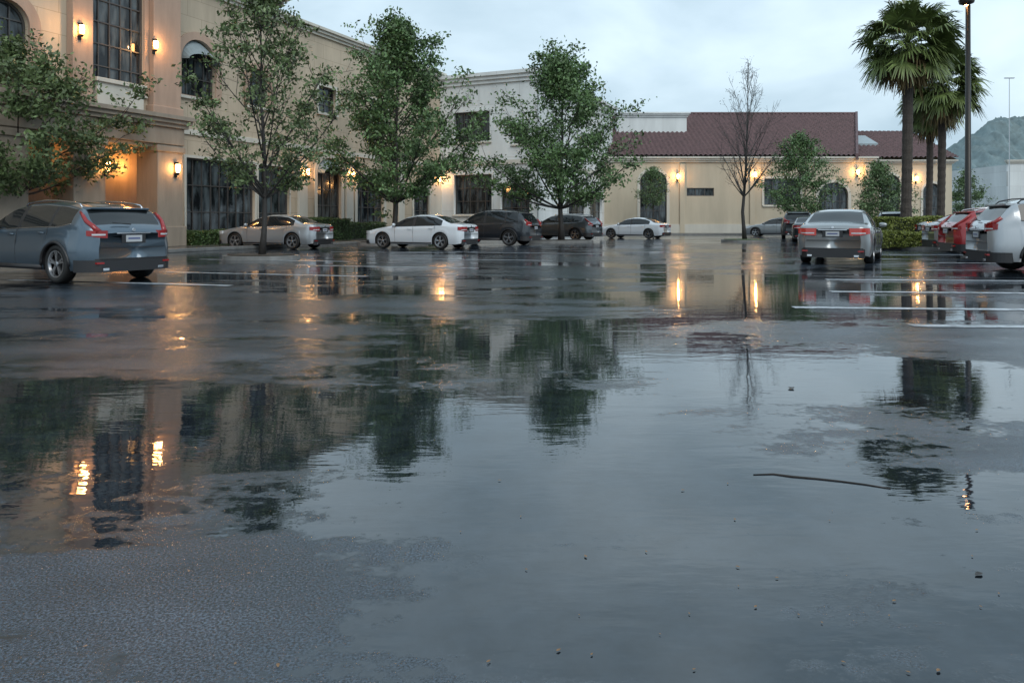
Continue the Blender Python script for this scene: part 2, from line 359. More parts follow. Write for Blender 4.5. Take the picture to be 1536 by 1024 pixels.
for a,b in ((227,276),(113,160),(-12,45)):
    x0,x1=A.sx(a,-2.0),A.sx(b,-2.0); x0=x1-1.25
    m=MB().box(x0,x1,-1.95,-.75,.12,4.248).box(x0-.1,x1+.1,-2.05,-.65,.12,.95).box(x0-.07,x1+.07,-2.02,-.68,3.95,4.2)
    m.build('column',M['stone'],bl,bevel=.03)
MB().box(-24,sT,1.2,1.5,.12,4.12).build('entrance_wall',M['tan'],bl)
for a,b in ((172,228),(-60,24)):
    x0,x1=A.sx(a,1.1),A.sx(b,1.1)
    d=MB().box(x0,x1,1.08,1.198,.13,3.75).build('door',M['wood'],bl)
    mm=MB()
    for i in range(5):
        x=x0+(x1-x0)*i/4; mm.box(x-.05,x+.05,1.0,1.078,.14,3.75)
    for z in (.2,2.5,3.7): mm.box(x0,x1,1.01,1.07,z-.05,z+.05)
    mm.build('door_frame',M['frame'],d)
    MB().tube([((x0+x1)/2+.1,.96,.9),((x0+x1)/2+.1,.96,1.5)],.02,8).build('handle',M['chrome'],d)
for px in (200,10):
    s=A.sx(px,-.3)
    l=bpy.data.lights.new('entrance_light','POINT'); l.energy=100; l.color=(1,.40,.10); l.shadow_soft_size=.25
    lo=bpy.data.objects.new('entrance_light',l); COL.objects.link(lo); lo.location=A.world(s,.1,3.4)
W1=PX(279,382,236,343,0,1); W1=(W1[0],W1[1],.35,A.p(279,236)[1]); W2=PX(387,434,247,340,0); W2=(W2[0],W2[1],.35,W2[3])
U1=PX(270,322,68,152,0,1); U2=PX(477,503,128,168,0); U3=PX(556,580,150,182,0); U0=PX(372,402,100,158,0)
G1=PX(475,511,235,332,0); G2=PX(535,575,262,335,0); G3=PX(620,644,280,334,0)
def ar(q): return (q[1]-q[0])/2
H1=[shape(*W1),shape(*W2),shape(*U1,arch=ar(U1)),shape(*U0,arch=ar(U0)),]
slab('wall',[(sT-.3,.12),(sE,.12),(sE,11.6),(sT-.3,11.6)],H1+[shape(*U2),shape(*U3),shape(*G1,arch=ar(G1)*.8),shape(*G2,arch=ar(G2)*.6),shape(*G3)],0,.4,M['tan'],bl)
window(bl,*W1,0,8,3,surround=M['cream'],sw=.12,proud=.04,sill=False)
window(bl,*W2,0,4,3,surround=M['cream'],sw=.08,proud=.05,sill=False)
window(bl,*U1,0,4,3,arch=ar(U1),surround=M['rose'],sw=.35,proud=.1)
window(bl,*U0,0,3,3,arch=ar(U0),surround=M['rose'],sw=.3,proud=.1)
window(bl,*U2,0,2,3,surround=M['cream'],sw=.15)
window(bl,*U3,0,2,3,surround=M['cream'],sw=.15)
window(bl,*G1,0,3,4,arch=ar(G1)*.8,surround=M['cream'],sw=.25)
window(bl,*G2,0,4,3,arch=ar(G2)*.6,surround=M['cream'],sw=.25)
window(bl,*G3,0,2,3,surround=M['cream'],sw=.2)
for q in (G1,U1):
    m=MB(); zt=q[3]-.15; c=(q[0]+q[1])/2; n=12; rr=ar(q)*.96; za=q[3]-ar(q)*(.8 if q is G1 else 1)
    vs=[];fs=[]
    for i in range(n+1):
        t=PI*i/n; vs+= [(c+rr*math.cos(t),.12,za+rr*(.8 if q is G1 else 1)*math.sin(t)),(c+rr*.98*math.cos(t),-.5,za+rr*.35*math.sin(t)-.05)]
    for i in range(n): fs.append((2*i,2*i+1,2*i+3,2*i+2))
    m.add(vs,fs); m.build('awning',M['awning'],bl)
band(bl,sT-.2,sE,0,11.6,12.05,.4,M['cream'])
band(bl,sT-.2,sM,0,12.052,12.9,.55,M['stone'])
MB().box(sT,sM,-.0,.3,12.9,13.0).build('parapet',M['stone'],bl)
m=MB(); m.box(sT,sE,-.09,-.003,5.05,5.3); m.box(sT,W1[0]-.2,-.06,-.003,.12,.7); m.box(W2[1]+.2,G1[0]-.3,-.06,-.003,.12,.7); m.box(G1[1]+.3,G2[0]-.3,-.06,-.003,.12,.7); m.box(G2[1]+.3,G3[0]-.25,-.06,-.003,.12,.7)
m.build('string_course',M['cream'],bl,bevel=.02)
for px in (452,522,600,652):
    s=A.sx(px,0); w_=.35 if px<640 else .9
    MB().box(s-w_,s+w_,-.16,-.004,.12,5.04).box(s-w_-.08,s+w_+.08,-.24,-.0,4.7,5.03).build('pilaster',M['cream'],bl,bevel=.02)
MB().box(-24,sE,.45,16,0.1,11.5).build('roof_block',M['stone'],bl)
MB().box(-24,sT-.01,-.14,12,4.3,16.2).build('tower_block',M['tan'],bl)
MB().box(-24,xe,-2.4,-2.0,16.0,16.4).build('tower_eave',M['stone'],bl)
for px,py,off,en in ((123,45,-.98,190),(234,68,-.98,170),(162,250,-1.97,90),(267,253,-1.97,90),(462,258,-.16,90),(530,262,-.16,80),(660,270,-.16,90)):
    sconce(A,bl,px,py,off,energy=en,size=.3)
# ---------------- PALE BUILDING ----------------
P0=A.world(sE,0)
B=Frame(P0.x,P0.y,ANG-PI/2); Bw=7.7
bw=empty('pale_building',(P0.x,P0.y,0),ANG-PI/2)
tag(bw,'pale two storey building with flat cornice behind the middle trees','building')
def PB(fr,px0,px1,py0,py1,off=0): 
    a=fr.p(px0,py1,off); b=fr.p(px1,py1,off); c=fr.p((px0+px1)/2,py0,off); d=fr.p((px0+px1)/2,py1,off); return a[0],b[0],d[1],c[1]
q1=PB(B,682,735,168,213); q2=PB(B,682,738,262,322); q3=PB(B,770,793,186,216); q4=PB(B,752,795,275,330)
slab('wall',[(0,.12),(Bw,.12),(Bw,11),(0,11)],[shape(*q1),shape(*q2),shape(*q3),shape(*q4)],0,.35,M['white'],bw)
window(bw,*q1,0,4,1,surround=M['white'],sw=.15); window(bw,*q2,0,5,3,surround=M['white'],sw=.15); window(bw,*q3,0,2,1,surround=M['white'],sw=.12)
window(bw,*q4,0,3,3,surround=M['white'],sw=.12)
SL=19.0
MB().box(.3,Bw-.36,.36,SL,.1,10.9).build('roof_block',M['white'],bw)
band(bw,0,Bw,0,11,11.75,.45,M['white'])
m=MB().box(.05,Bw,-.1,-.003,5.2,5.5); m.build('string_course',M['cream'],bw)
Cw=B.world(Bw,0); Cf=Frame(Cw.x,Cw.y,ANG)
e2=empty('side_wing',(Bw,0,0),PI/2); e2.parent=bw
r1=PB(Cf,852,878,288,332); r2=PB(Cf,884,902,290,332)
slab('side_wall',[(0.02,.12),(SL,.12),(SL,11),(0.02,11)],[shape(*r1),shape(*r2)],0,.35,M['white'],e2)
window(e2,*r1,0,3,3,surround=M['white'],sw=.12); window(e2,*r2,0,2,3,surround=M['white'],sw=.12)
band(e2,0.5,SL,0,11.002,11.752,.44,M['white'])
MB().box(.05,SL,-.1,-.003,5.2,5.5).build('string_course',M['cream'],e2)
# ---------------- BACK BUILDING ----------------
DY=66.0
D=Frame(gp(905,DY)[0],DY,0); bd=empty('tiled_roof_building',(D.o[0],DY,0),0)
tag(bd,'beige building with long dark red tiled roof across the back of the lot','building')
sR=D.sx(1308)
d1=PB(D,960,1000,256,336); d2=PB(D,1030,1071,282,294); d3=PB(D,1228,1272,274,316); d4=PB(D,1146,1200,268,308)
slab('wall',[(0,.1),(sR,.1),(sR,6.6),(0,6.6)],[shape(*d1,arch=ar(d1)*.8),shape(*d2),shape(*d3,arch=ar(d3)*.8),shape(*d4)],0,.35,M['beige'],bd)
window(bd,*d1,0,4,4,arch=ar(d1)*.8,surround=M['cream'],sw=.25); window(bd,*d3,0,4,3,arch=ar(d3)*.8,surround=M['cream'],sw=.25)
window(bd,*d4,0,4,2,surround=M['cream'],sw=.2)
window(bd,*d2,0,3,1,sill=False,bar=.08,depth=.15)
MB().box(.2,sR-.2,.36,20,.1,6.5).build('building_block',M['beige'],bd)
for px in (1023,1128,1212,1300):
    s=D.sx(px); MB().box(s-.22,s+.22,-.14,-.003,.1,6.3).build('pilaster',M['beige'],bd,bevel=.02)
MB().box(0,sR,-.1,-.004,.1,.9).build('plinth',M['cream'],bd)
band(bd,0.2,sR,0,6.45,6.95,.45,M['cream'])
def tiled(name,x0,xf,y0,z0,y1,z1,parent,step=.08,rows=26):
    V=[];Fc=[]; nx=int((max(xf(y0),xf(y1))-x0)/step)+1; rowsv=[]
    for r in range(rows):
        for end in (0,1):
            t=(r+end)/rows; y=y0+(y1-y0)*t; z=z0+(z1-z0)*t+(.10 if end==0 else 0)
            base=len(V)
            for i in range(nx): V.append((min(x0+i*step,xf(y)),y,z+.07*math.sin(2*PI*i/5.5)))
            rowsv.append(base)
    for j in range(len(rowsv)-1):
        a,b=rowsv[j],rowsv[j+1]
        for i in range(nx-1): Fc.append((a+i,a+i+1,b+i+1,b+i))
    return fan_mesh(name,V,Fc,M['tile'],parent)
xr=(1283-CX)/F*76-D.o[0]; xr0=(1284-CX)/F*65.4-D.o[0]
def xR(y): return xr0+(xr-xr0)*(y+.55)/10.55
RZ=zat(171,76)
tiled('roof',.6,xR,-.55,6.98,10,RZ,bd)
o=MB(); o.add([(.6,-.4,6.85),(.6,10,RZ-.1),(.6,20.4,6.85),(xr0,-.4,6.85),(xr,10,RZ-.1),(xr,20.4,6.85)],[(0,1,2),(3,5,4),(1,2,5,4),(0,2,5,3)]); o.build('gable',M['beige'],bd)
MB().tube([(.6,10,RZ+.05),(xr,10,RZ+.05)],.14,8).build('ridge_tile',M['tile'],bd)
m=MB(); 
for t in range(12):
    a=t/12; b=(t+1)/12
    y0=-.6+10.6*a; y1=-.6+10.6*b; z0=6.95+(RZ-6.95)*a; z1=6.95+(RZ-6.95)*b; xa=xR(y0); xb_=xR(y1)
    m.add([(xa,y0,z0-.3),(xa+.25,y0,z0-.3),(xa,y0,z0+.25),(xa+.25,y0,z0+.25),(xb_,y1,z1-.3),(xb_+.25,y1,z1-.3),(xb_,y1,z1+.25),(xb_+.25,y1,z1+.25)],[(0,1,3,2),(2,3,7,6),(0,2,6,4),(1,5,7,3)])
m.build('gable_edge',M['tile'],bd)
for px,py in ((1017,265),(1133,262),(1287,258)): sconce(D,bd,px,py,-.15,energy=230,size=.38)
wx0=(925-CX)/F*71-D.o[0]; wx1=(1030-CX)/F*71-D.o[0]
zt=zat(176,71)
MB().box(wx0,wx1,5,14,6.5,zt).build('roof_room',M['white'],bd)
band(bd,wx0,wx1,5,zt,zt+.45,.35,M['white'])
EY=67.0
Ef=Frame(gp(1309,EY)[0],EY,0); be=empty('arcade_building',(Ef.o[0],EY,0),0)
tag(be,'low beige wing with arches and a skylight in its red roof, behind the palms','building')
sx1=Ef.sx(1428)
a1=PB(Ef,1322,1350,262,330); a2=PB(Ef,1384,1412,275,330)
slab('wall',[(0.05,.1),(sx1,.1),(sx1,6.4),(0.05,6.4)],[shape(*a1,arch=ar(a1)*.9),shape(*a2,arch=ar(a2)*.9)],0,.35,M['beige'],be)
window(be,*a1,0,2,3,arch=ar(a1)*.9,surround=M['cream'],sw=.2,sill=False); window(be,*a2,0,2,3,arch=ar(a2)*.9,surround=M['cream'],sw=.2,sill=False)
band(be,0.45,sx1,0,6.4,6.75,.4,M['cream'])
MB().box(.2,sx1-.05,.36,16,.1,6.38).build('building_block',M['beige'],be)
ez=zat(197,75)
tiled('roof',-1.25,lambda y:sx1+.4,-.5,6.9,8,ez,be,rows=20)
o=MB(); o.add([(-1.0,-.2,6.75),(-1.0,8,ez-.1),(-1.0,16,6.75),(sx1+.4,-.2,6.75),(sx1+.4,8,ez-.1),(sx1+.4,16,6.75)],[(0,1,2),(3,5,4),(1,2,5,4)]); o.build('gable',M['beige'],be)
m=MB(); sl=(ez-6.9)/8.5
def rf(x,y,d): return (x,y,6.9+(y+.5)*sl+d)
m.add([rf(.1,3,.26),rf(2.0,3,.26),rf(2.0,5.6,.26),rf(.1,5.6,.26),rf(.1,3,-.1),rf(2.0,3,-.1),rf(2.0,5.6,-.1),rf(.1,5.6,-.1)],[(0,1,2,3),(0,4,5,1),(1,5,6,2),(2,6,7,3),(3,7,4,0)])
m.build('skylight',M['awning'],be)
sconce(Ef,be,1375,268,-.02,energy=180,size=.36)
Gy=95; gx=gp(1512,Gy)[0]
bs=empty('distant_store',(gx,Gy,0)); tag(bs,'small pale store far off at the right edge','building')
slab('wall',[(0,0),(22,0),(22,8.6),(0,8.6)],[shape(1,3.5,1,3.6),shape(5,8,1,3.6)],0,.3,M['white'],bs)
window(bs,1,3.5,1,3.6,0,3,1); window(bs,5,8,1,3.6,0,3,1)
MB().box(.1,21.9,.31,15,0,8.5).build('building_block',M['white'],bs); band(bs,0,22,0,8.6,9.1,.3,M['cream'])

# ---------------- pavements ----------------
m=MB(); m.box(-26,sE+8,-4.2,-.004,0,.12); o=m.build('pavement',M['walk']); o.location=A.world(0,0); o.rotation_euler=(0,0,ANG); tag(o,kind='structure',label='wet concrete pavement along the tan building')
m=MB(); m.box(-26,sE+8,-4.38,-4.2,0,.135); o=m.build('kerb',M['kerb'],bevel=.02); o.location=A.world(0,0); o.rotation_euler=(0,0,ANG); tag(o,kind='structure',label='pale kerb along the pavement')
m=MB(); m.box(gp(860,62)[0],50,61.5,65.99,0,.12); tag(m.build('pavement',M['walk']),kind='structure',label='pavement in front of the tiled roof building')
m=MB(); m.box(gp(860,62)[0],50,61.3,61.5,0,.135); tag(m.build('kerb',M['kerb']),kind='structure',label='kerb in front of the tiled roof building')
def island(cx,cy,rx,ry,rot,top,label):
    def el(a,b,n=32): return [(cx+a*math.cos(2*PI*i/n)*math.cos(rot)-b*math.sin(2*PI*i/n)*math.sin(rot),cy+a*math.cos(2*PI*i/n)*math.sin(rot)+b*math.sin(2*PI*i/n)*math.cos(rot)) for i in range(n)]
    tag(MB().prism(el(rx,ry),0,.12).build('kerb',M['kerb']),kind='structure',label='kerb of '+label)
    tag(MB().prism(el(rx-.15,ry-.15),0.05,.15).build('planting_bed',top),kind='structure',label=label)
island(*gp(392,22.3),1.15,.85,0,M['soil'],'soil bed under the tree beside the silver sedan')
island(*gp(590,37),1.8,.9,R(20),M['soil'],'soil bed under the tall leafy tree')
island(*gp(842,40),1.9,.9,R(20),M['soil'],'soil bed under the tree by the grey crossover')
island(*gp(1117,41.5),1.3,1.2,0,M['grass'],'grass bed under the nearly bare tree')
island(gp(1378,33)[0],33,3.4,4.4,0,M['soil'],'soil bed with hedges and palms')

# ---------------- trees ----------------
def tree(name,label,X,Y,H,Rc,cb,seed,nleaf,ls,lm,tr=.12,nl=26,sub=7,tw=4,prof=None,sd=.16,group=None,up=.9,z0=.12,wpow=2,fine=1.0):
    rs=random.Random(seed); root=empty(name,(X,Y,z0)); tag(root,label,'tree',group)
    prof=prof or (lambda t: math.sin(PI*min(1,max(0,t))**.62)**.8 if t>0 else .3)
    T=MB(); H-=z0
    ax=[Vector((0,0,0))]; n=12
    for i in range(1,n+1):
        ax.append(Vector((ax[-1].x+rs.uniform(-.05,.05)*H*.12,ax[-1].y+rs.uniform(-.05,.05)*H*.12,H*.93*i/n)))
    T.tube(ax,[tr*(1-.9*(i/n)**.8)*(1.25 if i==0 else 1) for i in range(n+1)],8)
    def axis(z):
        t=max(0,min(n-.001,z/(H*.93)*n)); i=int(t); return ax[i].lerp(ax[i+1],t-i)
    tips=[]; wt=[]
    def bez(a,b,c,k): return [a*(1-t)**2+b*2*t*(1-t)+c*t*t for t in [i/k for i in range(k+1)]]
    for i in range(nl):
        f=(i+.5)/nl; zt=cb+(H-cb)*(f**.85); az=i*2.39996+rs.uniform(-.4,.4)
        t=(zt-cb)/(H-cb); rad=Rc*prof(t)*rs.uniform(.62,1.15); lw=rs.uniform(.35,1)
        zs=max(cb*.75,zt-rad*up*rs.uniform(.7,1.2)-.1*H*(t)); zs=min(zs,.88*H)
        a=axis(zs); c=Vector((axis(min(zt,H*.9)).x+rad*math.cos(az),axis(min(zt,H*.9)).y+rad*math.sin(az),zt))
        b=a.lerp(c,.5)+Vector((0,0,-.12*rad)); 
        r0=max(.02,tr*.45*(1-zs/H))*fine; pts=bez(a,b,c,6)
        T.tube(pts,[r0*(1-.8*j/6) for j in range(7)],5,cap=False)
        ll=(c-a).length
        for s in range(sub):
            tt=.3+.7*(s+rs.random())/sub; p=pts[min(6,int(tt*6))].lerp(pts[min(6,int(tt*6)+1)],tt*6-int(tt*6)) if tt<1 else pts[-1]
            d=(c-a).normalized()+Vector((rs.gauss(0,.55),rs.gauss(0,.55),rs.gauss(.15,.4))); d.normalize()
            l=ll*rs.uniform(.16,.36); q=p+d*l; T.tube([p,p.lerp(q,.5)+Vector((0,0,-.03)),q],[r0*.35,.010*fine,.006*fine],3,cap=False)
            for k in range(tw):
                u=rs.uniform(.3,1); e=p.lerp(q,u)+Vector((rs.gauss(0,.14),rs.gauss(0,.14),rs.gauss(.05,.14)))
                tips.append(e); wt.append(lw)
                if k%2==0: T.tube([p.lerp(q,u*.8),e],[.008*fine,.004*fine],3,cap=False)
    T.build('trunk',M['bark'],root,smooth=True)
    if nleaf:
        tp=np.array([tuple(t) for t in tips]); wts=rng.uniform(.12,1.0,len(tp))**wpow*np.array(wt); wts/=wts.sum()
        idx=rng.choice(len(tp),nleaf,p=wts); C=tp[idx]+rng.normal(size=(nleaf,3))*np.array([sd,sd,sd*.5])
        leaves('crown',C,ls,ls*.5,lm,root)
    return root
x,y=gp(28,24.5); tree('broadleaf_tree','broad green tree at left edge behind the dark wagon',x,y,6.9,3.6,2.5,11,21000,.17,M['leaf3'],tr=.13,nl=32,sd=.2,up=.5,prof=lambda t: math.sin(PI*min(1,max(0.04,t))**.75)**.6)
x,y=gp(393,22.4); tree('broadleaf_tree','slender tree with bare top twigs beside the rear of the silver sedan',x,y,8.9,2.2,2.3,23,11000,.14,M['leaf3'],tr=.10,nl=34,sd=.15,up=1.3,prof=lambda t: (math.sin(PI*min(1,max(0.02,t))**.55)**.7)*(1 if t<.7 else .7))
x,y=gp(592,37); tree('broadleaf_tree','tallest full leafy tree behind the white sedan at centre left',x,y,11.4,3.9,2.6,35,29000,.20,M['leaf2'],tr=.16,nl=44,sub=8,sd=.26,up=1.0)
x,y=gp(842,40); tree('broadleaf_tree','wide green tree between the dark suv and the grey crossover',x,y,10.6,4.4,2.3,41,25000,.20,M['leaf2'],tr=.16,nl=42,sub=8,sd=.26,up=.9,prof=lambda t: .12+.92*(math.sin(PI*min(1,max(0.03,t))**.5)**1.0)*(1 if t<.5 else .85))
x,y=gp(1117,41.5); tree('bare_tree','nearly bare upright tree standing on small grass island',x,y,10.2,2.0,3.2,57,350,.09,M['leaf4'],tr=.12,nl=38,sub=8,tw=4,sd=.12,up=1.6,fine=.85)
x,y=gp(980,62.5); tree('small_tree','small rounded tree in front of the arched window of the tiled roof building',x,y,5.6,1.35,2.6,61,4500,.15,M['leaf'],tr=.07,nl=18,sd=.18)
x,y=gp(1201,57); tree('small_tree','round crowned tree left of the arched window, behind the silver car',x,y,7.8,2.9,1.9,63,10000,.2,M['leaf2'],tr=.11,nl=28,sd=.26)
x,y=gp(1322,58); tree('small_tree','low bushy tree just left of the palms',x,y,5.6,2.2,1.0,67,9000,.19,M['leaf'],tr=.09,nl=24,sd=.26)
x,y=gp(1452,80); tree('small_tree','pale distant tree right of the lamp post',x,y,6.6,2.2,1.0,69,6000,.22,M['leaf'],tr=.09,nl=18,sd=.28)
# ---------------- palms ----------------
def palm(label,X,Y,H,Rc,seed,tr=.26):
    rs=random.Random(seed); root=empty('palm_tree',(X,Y,.12)); tag(root,label,'palm tree')
    n=40; pts=[(math.sin(i/n*2)*.12,0,(H-.2)*i/n) for i in range(n+1)]
    MB().tube(pts,[tr*(1.25-.35*min(1,i/8))*(1+(.05 if i%2 else -.03))*(1+.12*(i>n-5)) for i in range(n+1)],12).build('trunk',M['palmbark'],root,smooth=False)
    top=Vector((pts[-1][0],0,H))
    def fronds(cnt,e0,e1,pl,bl,nb,name,m,wid=.05,droop=.4):
        V=[];Fc=[]
        for i in range(cnt):
            el=R(e0+(e1-e0)*(i+rs.random())/cnt); az=i*2.39996+rs.uniform(-.3,.3)
            d=Vector((math.cos(az)*math.cos(el),math.sin(az)*math.cos(el),math.sin(el))); s=Vector((-math.sin(az),math.cos(az),0)); up=s.cross(d)*-1
            s=(s+up*rs.uniform(-.7,.7)).normalized()
            L0=pl*rs.uniform(.6,1.15); c=top+d*L0+Vector((0,0,-.05*L0))
            b=len(V); V+= [top-s*.025,top+s*.025,c+s*.02,c-s*.02]; Fc.append((b,b+1,b+2,b+3))
            for k in range(nb):
                a=R(-95+190*k/(nb-1)+rs.uniform(-3,3)); bd_=(d*math.cos(a)+s*math.sin(a)); ll=bl*(1-.2*abs(a)/1.4)*rs.uniform(.8,1.1)
                wv=(s*math.cos(a)-d*math.sin(a))*wid
                m1=c+bd_*ll*.6+Vector((0,0,-.03*ll)); e_=c+bd_*ll*.92+Vector((0,0,-droop*ll*rs.uniform(.5,1.3)))
                b=len(V); V+=[c-wv*.5,c+wv*.5,m1+wv,m1-wv,e_+wv*.25,e_-wv*.25]; Fc+=[(b,b+1,b+2,b+3),(b+3,b+2,b+4,b+5)]
        return fan_mesh(name,[tuple(v) for v in V],Fc,m,root)
    fronds(100,88,-45,Rc*.52,Rc*.42,24,'fronds',M['palm'],.045,.35)
    fronds(40,-40,-80,Rc*.40,Rc*.38,14,'dry_fronds',M['palmdry'],.04,.5)
x,y=gp(1358,36); palm('taller front palm with green fan fronds and dry brown skirt',x,y,zat(68,36),2.95,3)
x,y=gp(1410,41); palm('shorter palm partly behind the tall one, nearest the lamp post',x,y,zat(130,41),2.85,9,.22)
x,y=gp(1392,44); palm('slim shaded palm between the two larger palms',x,y,zat(168,44),2.2,13,.2)
# ---------------- hedges ----------------
def hedge(label,X,Y,rz,lx,ly,h,m,n,group=None,name='hedge'):
    root=empty(name,(X,Y,.1),rz); tag(root,label,'hedge',group)
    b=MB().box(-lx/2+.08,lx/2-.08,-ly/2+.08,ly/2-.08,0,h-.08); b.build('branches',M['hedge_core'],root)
    C=rng.uniform(-1,1,size=(n,3)); ax=rng.integers(0,3,n); sg=np.where(rng.random(n)<.5,-1,1)
    for k in range(3): 
        i=ax==k; C[i,k]=sg[i]*rng.uniform(.88,1.03,i.sum()) if k<2 else rng.uniform(.88,1.03,i.sum())
    C[:,2]=(C[:,2]+1)/2
    C*=np.array([lx/2,ly/2,h]); C[:,2]+=.04*np.sin(C[:,0]*2.3+X)*(C[:,2]/h)+rng.normal(size=n)*.02
    leaves('foliage',C,.08,.055,m,root)
for i,(px,Yc,lx,h,lab) in enumerate([(312,32.6,2.4,.62,'low clipped hedge just left of the silver sedan'),(488,40,3.2,1.2,'hedge behind the rear of the silver sedan'),(530,44,5.5,.95,'long hedge left of the white sedan'),(640,50,3,.9,'hedge behind the white sedan roof')]):
    x,y=gp(px,Yc); hedge(lab,x,y,ANG,lx,1.1,h,M['hedge'],8000)
x,y=gp(1360,30.2); hedge('low front yellow green hedge right of the silver sedan',x,y,0,2.5,1.3,.6,M['hedge_y'],9000)
x,y=gp(1374,34.2); hedge('taller yellow green hedge at the foot of the palms',x,y,0,3.2,1.5,1.22,M['hedge_y'],13000)
# ---------------- lamp posts ----------------
def post(label,X,Y,H,lit,r=.075,hs=1):
    root=empty('street_lamp',(X,Y,0)); tag(root,label,'street lamp')
    MB().tube([(0,0,0),(0,0,.7)],.25,16).build('base',M['kerb'],root,smooth=False)
    MB().tube([(0,0,.7),(0,0,.85),(0,0,1),(0,0,H-.3)],[r*2,r*1.6,r*1.1,r*.8],12).build('pole',M['metal'],root,smooth=True)
    m=MB().tube([(-.05*hs,0,H-.3),(-.05*hs,0,H-.22),(-.05*hs,0,H-.1),(-.05*hs,0,H)],[.06*hs,.24*hs,.27*hs,.1*hs],14); m.build('lamp_head',M['metal'],root)
    if lit: MB().tube([(-.05,0,H-.33),(-.05,0,H-.26)],[.04,.10],14).build('lamp_glass',M['lampglass2'],root)
x,y=gp(1452,26.5); post('tall dark lamp post beside the palms with its lamp lit',x,y,zat(-4,26.5)+.0,True,r=.1)
x,y=gp(1514,85); root=empty('street_lamp',(x,y,0)); tag(root,'thin grey distant lamp post with small flat head at far right','street lamp')
hz=zat(118,85); MB().tube([(0,0,0),(0,0,hz)],[.06,.035],8).build('pole',M['p_silver'],root); MB().box(-.55,.55,-.12,.12,hz,hz+.10).build('lamp_head',M['p_silver'],root)
# ---------------- hills ----------------
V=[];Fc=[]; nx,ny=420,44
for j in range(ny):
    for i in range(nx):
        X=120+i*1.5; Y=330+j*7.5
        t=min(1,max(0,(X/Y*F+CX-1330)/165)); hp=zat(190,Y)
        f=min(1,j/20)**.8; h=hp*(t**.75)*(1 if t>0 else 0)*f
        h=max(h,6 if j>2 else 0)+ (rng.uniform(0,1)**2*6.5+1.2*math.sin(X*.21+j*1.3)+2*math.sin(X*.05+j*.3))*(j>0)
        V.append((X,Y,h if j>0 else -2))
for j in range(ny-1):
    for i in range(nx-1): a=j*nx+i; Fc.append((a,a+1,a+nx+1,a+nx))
o=fan_mesh('hills',V,Fc,M['hill'],None); tag(o,'wooded hill, haze painted into its colour, behind the right side of the lot','hill',kind='structure')

# ---------------- cars ----------------
def interp(pts,x):
    if x>=pts[0][0]: return pts[0][1]
    for (a,za),(b,zb) in zip(pts,pts[1:]):
        if x>=b:
            t=(a-x)/(a-b); t2=t*t*(3-2*t); t=t*.65+t2*.35
            return za+(zb-za)*t
    return pts[-1][1]
KIND={
 'sedan':dict(L=4.75,W=1.84,H=1.45,wr=.33,wb=2.78,clear=.2,top=[(.5,.60),(.49,.70),(.455,.78),(.36,.87),(.235,.96),(.06,1.36),(-.04,1.44),(-.13,1.44),(-.22,1.38),(-.38,1.08),(-.46,1.05),(-.49,1.0),(-.5,.92)],
    belt=[(.5,.60),(.24,.91),(-.3,.97),(-.5,.98)],ws=(.235,.05),rw=(-.215,-.375),side=(.20,-.30),bp=-.02,qp=None,tail=(.74,.93),cp=-.30),
 'wagon':dict(L=4.76,W=1.88,H=1.55,wr=.36,wb=2.85,clear=.24,top=[(.5,.66),(.49,.80),(.45,.89),(.36,.97),(.24,1.04),(.07,1.45),(-.03,1.53),(-.15,1.54),(-.28,1.50),(-.38,1.43),(-.405,1.38),(-.468,1.10),(-.49,1.02),(-.5,.95)],
    belt=[(.5,.66),(.25,.98),(-.3,1.05),(-.40,1.11),(-.5,1.02)],ws=(.24,.06),rw=(-.40,-.468),side=(.21,-.38),bp=-.02,qp=-.24,tail=(.84,.98),cp=-.41),
 'suv':dict(L=4.7,W=1.9,H=1.70,wr=.37,wb=2.72,clear=.26,top=[(.5,.72),(.49,.90),(.45,1.0),(.36,1.07),(.26,1.12),(.11,1.57),(.02,1.67),(-.12,1.69),(-.30,1.65),(-.38,1.57),(-.40,1.52),(-.465,1.18),(-.49,1.08),(-.5,.98)],
    belt=[(.5,.7),(.26,1.05),(-.3,1.12),(-.40,1.18),(-.5,1.06)],ws=(.26,.09),rw=(-.40,-.467),side=(.23,-.375),bp=-.01,qp=-.24,tail=(.92,1.10),cp=-.40),
}
